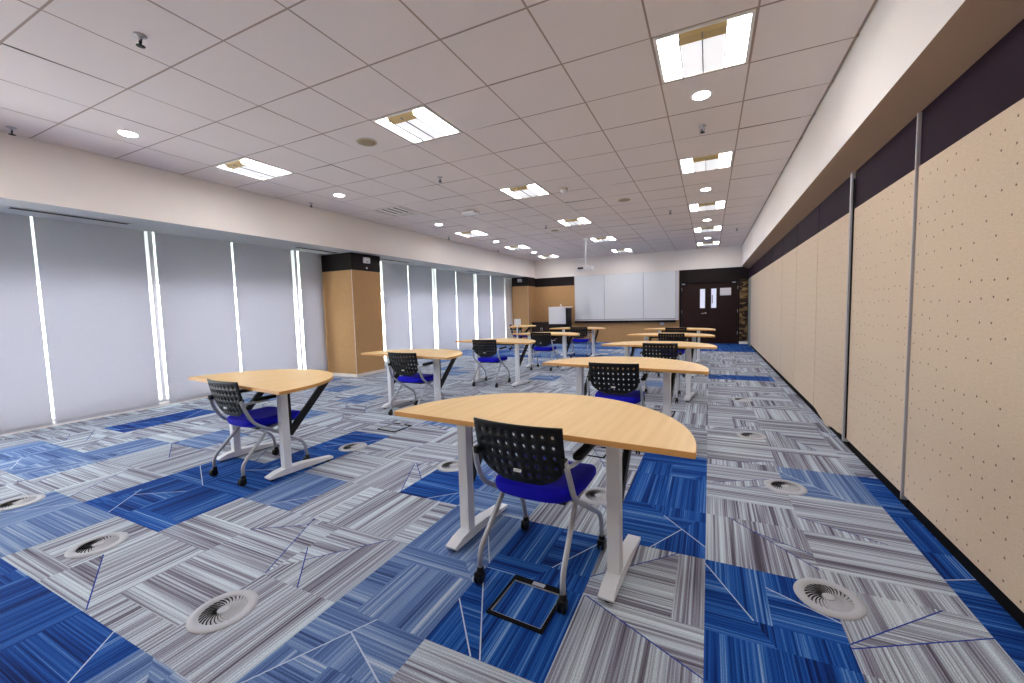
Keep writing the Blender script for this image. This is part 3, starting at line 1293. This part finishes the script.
ROWL = ['before the camera', 'nearest the camera', 'second', 'third', 'fourth', 'last']
COLL = {0: 'row beside the right bulkhead', -4: 'middle row', -8: 'row beside the left bulkhead'}
troffer0 = make_troffer()
first = True
k = 0
for r_, yv in enumerate((-4, 0, 4, 8, 12, 16)):
    for lx in LX:
        pos = (-0.06 + lx * TX, CY0 + yv * TY, ZC)
        if (lx, yv) == (-8, 4):
            continue
        lab = {0: 'square ceiling light overhead, short of the view, in the %s', 1: 'square ceiling light closest to the camera in the %s',
               2: 'second square ceiling light back in the %s', 3: 'third square ceiling light back in the %s',
               4: 'next to last square ceiling light in the %s', 5: 'farthest square ceiling light in the %s'}[r_] % COLL[lx]
        if first:
            troffer0.location = pos
            troffer0['label'] = lab
            first = False
        else:
            dup(troffer0, pos, 0, lab)

# ------------------------------------------------------------------ downlights
t = thing('downlight', '', 'downlight', (0, 0, ZC), 0, 'round recessed downlights')
m = MB()
m.lathe([(0.068, 0.0), (0.084, -0.002), (0.088, 0.004), (0.088, 0.006)], 28, cap=False)
m.build('trim_ring', M_reflector, t)
m = MB()
m.lathe([(0.071, 0.004), (0.067, -0.003), (0.035, -0.006), (0.002, -0.007)], 28)
m.build('lens', M_spot, t)
DL = [(-5.21, 2.10, 'round downlight nearest the camera above the blinds'), (-5.19, 4.56, 'second round downlight back above the blinds'),
      (-0.08, 3.94, 'round downlight nearest the camera by the right bulkhead'), (-0.07, 7.09, 'second round downlight back by the right bulkhead'),
      (-5.19, 7.06, 'third round downlight back above the blinds, beyond the black air diffuser'), (-5.20, 9.57, 'fourth round downlight back above the blinds'),
      (-0.07, 9.62, 'third round downlight back by the right bulkhead'), (-0.06, 12.21, 'farthest round downlight by the right bulkhead'),
      (-5.19, 12.09, 'farthest round downlight above the blinds')]
for k, (x, y, lab) in enumerate(DL):
    if k == 0:
        t.location = (x, y, ZC - 0.002)
        t['label'] = lab
    else:
        dup(t, (x, y, ZC - 0.002), 0, lab)

# ------------------------------------------------------------------ sprinklers
t = thing('sprinkler_head', '', 'sprinkler', (0, 0, ZC), 0, 'sprinkler heads in the ceiling')
m = MB()
m.lathe([(0.034, 0.004), (0.036, -0.002), (0.016, -0.008), (0.011, -0.02), (0.008, -0.03)], 18)
m.build('escutcheon', M_alu, t)
m = MB()
m.tube([(-0.013, 0, -0.025), (-0.016, 0, -0.045), (0, 0, -0.062)], 0.003, 6, smooth_steps=2)
m.tube([(0.013, 0, -0.025), (0.016, 0, -0.045), (0, 0, -0.062)], 0.003, 6, smooth_steps=2)
m.tube([(0, 0, -0.03), (0, 0, -0.06)], 0.004, 6)
m.build('frame_arms', M_blackm, t)
m = MB()
m.lathe([(0.003, -0.062), (0.024, -0.063), (0.024, -0.066), (0.003, -0.067)], 14)
m.build('deflector', M_blackm, t)
SPK = [(-3.34, 1.45, 'sprinkler head at the top left, nearest the camera'), (-5.96, 1.55, 'sprinkler head at the left edge beside the bulkhead'),
       (-5.94, 4.65, 'sprinkler head beside the left bulkhead, above the near column'), (-0.08, 4.60, 'sprinkler head just beyond the near right downlight'),
       (-3.34, 4.61, 'sprinkler head in the middle, behind the nearest middle ceiling light'), (-5.86, 8.36, 'second sprinkler head along the left bulkhead'),
       (-0.70, 8.29, 'sprinkler head left of the third right ceiling light'), (-3.28, 8.34, 'sprinkler head left of the third middle ceiling light'),
       (0.58, 11.02, 'sprinkler head near the right bulkhead, far back'), (-5.89, 10.95, 'third sprinkler head along the left bulkhead')]
for k, (x, y, lab) in enumerate(SPK):
    if k == 0:
        t.location = (x, y, ZC)
        t['label'] = lab
    else:
        dup(t, (x, y, ZC), 0, lab)

# ------------------------------------------------------------------ round ceiling speakers
t = thing('ceiling_speaker', '', 'speaker', (0, 0, ZC), 0, 'round ceiling speakers')
m = MB()
m.lathe([(0.098, 0.006), (0.105, -0.002), (0.100, -0.008), (0.088, -0.006), (0.087, 0.002)], 28)
m.build('rim', M_offw, t)
m = MB()
m.lathe([(0.088, -0.002), (0.086, -0.006), (0.05, -0.010), (0.003, -0.011)], 28)
m.build('grille', mat('speaker_mesh', rgb(170, 152, 124), 0.7, bump=(600, 0.8)), t)
for k, (x, y, lab) in enumerate([(-3.33, 3.32, 'round ceiling speaker left of the nearest middle ceiling light'), (-1.34, 7.07, 'round ceiling speaker between the middle and right light rows'),
                                 (-3.30, 8.98, 'small round ceiling speaker far back near the middle light row')]):
    if k == 0:
        t.location = (x, y, ZC)
        t['label'] = lab
    else:
        dup(t, (x, y, ZC), 0, lab)

# dome detector, access point
t = thing('smoke_detector', 'white domed detector on the ceiling beside the second middle light', 'detector', (-2.04, 5.96, ZC))
m = MB()
m.lathe([(0.062, 0.004), (0.064, -0.012), (0.058, -0.018)], 22)
m.build('base', M_offw, t)
m = MB()
m.lathe([(0.052, -0.016), (0.050, -0.035), (0.036, -0.052), (0.003, -0.058)], 22)
m.build('dome', M_white, t)
t = thing('wireless_access_point', 'flat white wireless box hanging under the ceiling near the left lights', 'access point', (-4.0, 6.42, ZC))
m = MB()
m.box(-0.13, 0.13, -0.11, 0.11, -0.055, -0.012, bev=0.014, seg=3)
m.build('body', M_white, t)
m = MB()
m.box(-0.08, 0.08, -0.06, 0.06, -0.014, 0.004)
m.build('bracket', M_offw, t)

# black louvred air diffuser
t = thing('air_diffuser', 'square louvred air diffuser with black slots in the ceiling near the blinds', 'air vent', (AC_POS[0], AC_POS[1], ZC))
m = MB()
hx, hy = TX / 2 - 0.012, TY / 2 - 0.012
fw = 0.022
for (a, b, c_, d_) in ((-hx, hx, -hy, -hy + fw), (-hx, hx, hy - fw, hy), (-hx, -hx + fw, -hy + fw, hy - fw), (hx - fw, hx, -hy + fw, hy - fw)):
    m.box(a, b, c_, d_, -0.006, 0.05)
m.build('frame', M_bulk, t)
m = MB()
m.box(-hx, hx, -hy, hy, 0.06, 0.07)
m.build('plenum', M_hole, t)
for k in range(4):
    m = MB()
    x = -hx + 0.088 + k * 0.128
    m.prism([(x, 0.0), (x + 0.056, 0.006), (x + 0.056, 0.012), (x, 0.006)], 'y', -hy + fw, hy - fw)
    m.build('blade', M_bulk, t)

# slot diffusers under the left bulkhead
SL = [(1.65, 2.60, 'long dark air slot under the left bulkhead, nearest the camera'), (4.84, 5.72, 'dark air slot under the left bulkhead just before the near column'),
      (6.84, 7.78, 'dark air slot under the left bulkhead just beyond the near column'), (10.35, 11.1, 'dark air slot under the left bulkhead, far back')]
for a, c_, lab in SL:
    t = thing('slot_vent', lab, 'air vent', (-6.64, (a + c_) / 2, ZS), 0, 'air slots under the left bulkhead')
    w = (c_ - a) / 2
    m = MB()
    m.box(-0.055, 0.055, -w, w, -0.003, 0.0)
    m.build('slot', M_hole, t)
    m = MB()
    m.box(-0.062, -0.053, -w - 0.012, w + 0.012, -0.005, 0.0)
    m.box(0.053, 0.062, -w - 0.012, w + 0.012, -0.005, 0.0)
    m.box(-0.053, 0.053, -w - 0.012, -w, -0.005, 0.0)
    m.box(-0.053, 0.053, w, w + 0.012, -0.005, 0.0)
    m.build('frame', M_alu, t)

# ------------------------------------------------------------------ floor swirl vents
t = thing('floor_vent', '', 'floor vent', (0, 0, 0), 0, 'round swirl vents in the carpet')
m = MB()
m.lathe([(0.128, 0.0), (0.126, 0.0035), (0.110, 0.005), (0.088, 0.005), (0.086, -0.002)], 36, cap=False)
m.build('rim', M_grill, t)
m = MB()
m.lathe([(0.087, 0.0008), (0.0, 0.0009)], 36, 1, cap=False)
for k in range(26):
    a = 2 * PI * k / 26
    q = []
    for u in range(5):
        r = 0.020 + 0.067 * u / 4
        tw = a + 0.75 * (u / 4)
        q.append((r, tw))
    for (r0, a0), (r1, a1) in zip(q, q[1:]):
        w0, w1 = 0.0012 + r0 * 0.062, 0.0012 + r1 * 0.062
        p = []
        for r, aa, w in ((r0, a0, w0), (r1, a1, w1)):
            tx, ty = -math.sin(aa), math.cos(aa)
            p.append(((r * math.cos(aa) - tx * w, r * math.sin(aa) - ty * w), (r * math.cos(aa) + tx * w, r * math.sin(aa) + ty * w)))
        f = m.quad([(p[0][0][0], p[0][0][1], 0.0014), (p[1][0][0], p[1][0][1], 0.0014), (p[1][1][0], p[1][1][1], 0.0052), (p[0][1][0], p[0][1][1], 0.0052)], 0)
m.lathe([(0.024, 0.001), (0.024, 0.005), (0.016, 0.0058), (0.0, 0.006)], 20, 0, cap=False)
m.build('swirl_grille', [M_grill, M_hole], t, normals=True)
FV = [(0.48, 2.04, 'round floor vent at the lower right, beside the vivid blue tile'), (-1.92, 0.95, 'round floor vent nearest the camera at the lower left'),
      (-3.16, 0.97, 'round floor vent at the left on pale carpet, second from the left edge'), (-4.44, 0.99, 'round floor vent close to the left edge'),
      (0.49, 3.21, 'round floor vent at right between the near table and the partition'), (-3.10, 2.72, 'round floor vent just right of the table nearest the blinds'),
      (-1.93, 2.68, 'round floor vent left of the nearest table post'), (-0.68, 2.60, 'round floor vent under the nearest table'),
      (0.38, 4.37, 'round floor vent right of the second table by the partition'), (0.40, 6.00, 'round floor vent far back along the aisle by the partition')]
for k, (x, y, lab) in enumerate(FV):
    if k == 0:
        t.location = (x, y, 0.001)
        t['label'] = lab
    else:
        dup(t, (x, y, 0.001), 0.3 * k, lab)

# ------------------------------------------------------------------ floor boxes
t = thing('floor_box', '', 'floor box', (0, 0, 0), 0, 'square floor boxes with carpeted lids')
m = MB()
h_ = 0.132
for (a, b, c_, d_) in ((-h_, h_, -h_, -h_ + 0.016), (-h_, h_, h_ - 0.034, h_), (-h_, -h_ + 0.014, -h_ + 0.016, h_ - 0.034), (h_ - 0.014, h_, -h_ + 0.016, h_ - 0.034)):
    m.box(a, b, c_, d_, 0.0, 0.006)
m.build('frame', M_kick, t)
m = MB()
for (a, b, c_, d_) in ((-h_ + 0.014, h_ - 0.014, -h_ + 0.016, -h_ + 0.018), (-h_ + 0.014, h_ - 0.014, h_ - 0.036, h_ - 0.034), (-h_ + 0.014, -h_ + 0.016, -h_ + 0.021, h_ - 0.039), (h_ - 0.016, h_ - 0.014, -h_ + 0.021, h_ - 0.039)):
    m.box(a, b, c_, d_, 0.0, 0.0055)
m.build('lid_edge', M_alu, t)
m = MB()
m.box(-0.03, 0.03, h_ - 0.030, h_ - 0.008, 0.005, 0.0085, bev=0.001)
m.build('latch', M_grill, t)
for k, (x, y, a, lab) in enumerate([(-0.715, 1.51, -3.0, 'floor box under the rear caster of the nearest chair'), (-3.17, 3.36, -3.0, 'floor box on pale carpet between the two left tables'),
                                    (-0.93, 3.42, -3.0, 'floor box beyond the nearest table'), (-0.50, 4.95, -3.0, 'floor box behind the second table by the partition')]):
    if k == 0:
        t.location = (x, y, 0.001)
        t.rotation_euler = (0, 0, math.radians(a))
        t['label'] = lab
    else:
        dup(t, (x, y, 0.001), math.radians(a), lab)

# ------------------------------------------------------------------ projector on its pole
t = thing('projector', 'white projector hanging from the ceiling on a white pole', 'projector', (-3.02, 10.5, ZC))
m = MB()
m.lathe([(0.07, 0.004), (0.07, -0.02), (0.03, -0.035)], 20)
m.tube([(0, 0, -0.03), (0, 0, -0.70)], 0.022, 14)
m.build('pole', M_white, t)
m = MB()
m.box(-0.07, 0.07, -0.06, 0.06, -0.715, -0.695, bev=0.004)
m.build('mount_plate', M_white, t)
m = MB()
m.box(-0.20, 0.20, -0.15, 0.15, -0.825, -0.725, bev=0.022, seg=3)
bd = m.build('body', M_white, t)
m = MB()
m.box(-0.17, -0.02, -0.153, -0.148, -0.80, -0.75)
for q in range(6):
    m.box(-0.165 + q * 0.024, -0.157 + q * 0.024, -0.158, -0.150, -0.80, -0.75)
m.build('rear_ports', M_blackm, bd)
m = MB()
m.lathe([(0.045, 0.0), (0.045, 0.03), (0.036, 0.034), (0.03, 0.02)], 20, M=Matrix.Translation((0.08, 0.148, -0.775)) @ Matrix.Rotation(-PI / 2, 4, 'X'))
m.build('lens', M_black, bd)

# ------------------------------------------------------------------ whiteboard
WX0, WX1, WZ0, WZ1 = -4.57, -0.94, 0.82, 2.438
t = thing('whiteboard', 'wide three-panel whiteboard on the far wall', 'whiteboard', ((WX0 + WX1) / 2, YF - 0.035, 0))
ox = (WX0 + WX1) / 2
m = MB()
m.box(WX0 - ox, WX1 - ox, 0.0, 0.035, WZ0 - 0.03, WZ1, 0)
m.build('backing', M_blade, t)
for a, c_ in ((WX0 + 0.02, -3.465), (-3.452, -2.10), (-2.087, -1.05)):
    m = MB()
    m.box(a - ox, c_ - ox, -0.014, 0.0, WZ0 + 0.02, WZ1 - 0.004, bev=0.002)
    m.build('writing_panel', M_board, t)
m = MB()
m.box(-1.04 - ox, WX1 - ox, -0.02, 0.0, WZ0, WZ1)
m.box(WX0 - ox, WX0 + 0.018 - ox, -0.018, 0.0, WZ0, WZ1)
m.build('side_frame', M_bframe, t)
m = MB()
m.box(WX0 - ox, WX1 - ox, -0.075, 0.0, WZ0 - 0.035, WZ0 - 0.005, bev=0.004)
m.build('pen_tray', M_white, t)
m = MB()
m.box(WX0 - ox, WX1 - ox - 0.1, -0.05, 0.034, WZ0 - 0.115, WZ0 - 0.036)
m.build('tray_shadow_strip', M_dark, t)  # dark strip puts the pen tray's shadow in as a solid
m = MB()
m.box(-0.10, 0.04, -0.008, 0.0, 0, 0.09, bev=0.004)
tag(m.build('wall_socket', M_white, None, (-1.45, YF, 0.62)), 'small white socket plate on the tan wall below the whiteboard', 'socket')

# ------------------------------------------------------------------ lectern
t = thing('lectern', 'dark wooden lectern with a white front panel, left of the whiteboard', 'lectern', (-4.92, 13.5, 0))
m = MB()
m.prism([(0.0, 0.0), (0.46, 0.0), (0.46, 1.27), (0.0, 1.20)], 'x', -0.33, 0.36)
m.build('body', M_dark, t)
m = MB()
m.box(-0.34, 0.30, -0.024, -0.002, 0.71, 1.30, bev=0.004)
m.build('front_panel', M_white, t)
m = MB()
m.prism([(-0.03, 1.285), (0.48, 1.295), (0.48, 1.325), (-0.03, 1.315)], 'x', -0.35, 0.40)
m.build('top', M_white, t)
m = MB()
m.tube([(0.10, 0.12, 1.315), (0.10, 0.11, 1.36), (0.10, 0.04, 1.40)], 0.010, 8, smooth_steps=3)
m.lathe([(0.02, 0), (0.024, 0.02), (0.02, 0.045)], 12, M=Matrix.Translation((0.10, 0.06, 1.37)) @ Matrix.Rotation(0.9, 4, 'X'))
m.build('microphone', M_white, t)

# low dark cabinet in the corner
t = thing('low_cabinet', 'low dark cabinet in the far corner under the tan wall', 'cabinet', (-5.72, 14.14, 0))
m = MB()
m.box(-0.40, 0.40, -0.22, 0.26, 0.04, 0.735)
m.build('body', M_dark, t)
m = MB()
m.box(-0.42, 0.42, -0.24, 0.28, 0.735, 0.765, bev=0.004)
m.build('top', M_door, t)
for s in (-1, 1):
    m = MB()
    m.box(-0.195 + 0.2 * s, 0.195 + 0.2 * s, -0.238, -0.222, 0.07, 0.715)
    d_ = m.build('door', M_door, t)
    m = MB()
    m.tube([(0.03 * s, -0.246, 0.45), (0.03 * s, -0.246, 0.56)], 0.006, 8)
    m.build('handle', M_alu, d_)

# sign on a stand
t = thing('sign_stand', 'slim white stand holding a blank white card beside the far corner table', 'sign stand', (-4.93, 10.20, 0))
m = MB()
m.lathe([(0.13, 0.0), (0.13, 0.008), (0.02, 0.02)], 24)
m.build('base', M_post, t)
m = MB()
m.tube([(0, 0, 0.01), (0, 0, 0.83)], 0.013, 10)
m.build('pole', M_post, t)
m = MB()
m.box(-0.10, 0.10, -0.012, 0.012, 0.83, 1.0, bev=0.004)
m.build('card', M_white, t)

# ------------------------------------------------------------------ small boxes on the columns
t = thing('motion_sensor', 'white sensor box on the dark band of the near column', 'sensor', (-6.386, 6.18, 2.34), 0, 'white boxes on the dark column bands')
m = MB()
m.box(0.0, 0.035, -0.085, 0.085, -0.055, 0.06, bev=0.008)
bd = m.build('body', M_white, t)
m = MB()
m.box(0.035, 0.038, -0.03, 0.03, -0.04, -0.01)
m.build('window', M_grill, bd)
dup(t, (-6.50, 13.746, 2.34), -PI / 2, 'white sensor box on the dark band of the far column')
t = thing('thermostat_button', 'tiny round white button below the sensor on the near column', 'button', (-6.386, 6.19, 2.19))
m = MB()
m.lathe([(0.020, 0.0), (0.020, 0.010), (0.014, 0.014)], 14, M=Matrix.Rotation(PI / 2, 4, 'Y'))
m.build('button_cap', M_white, t)
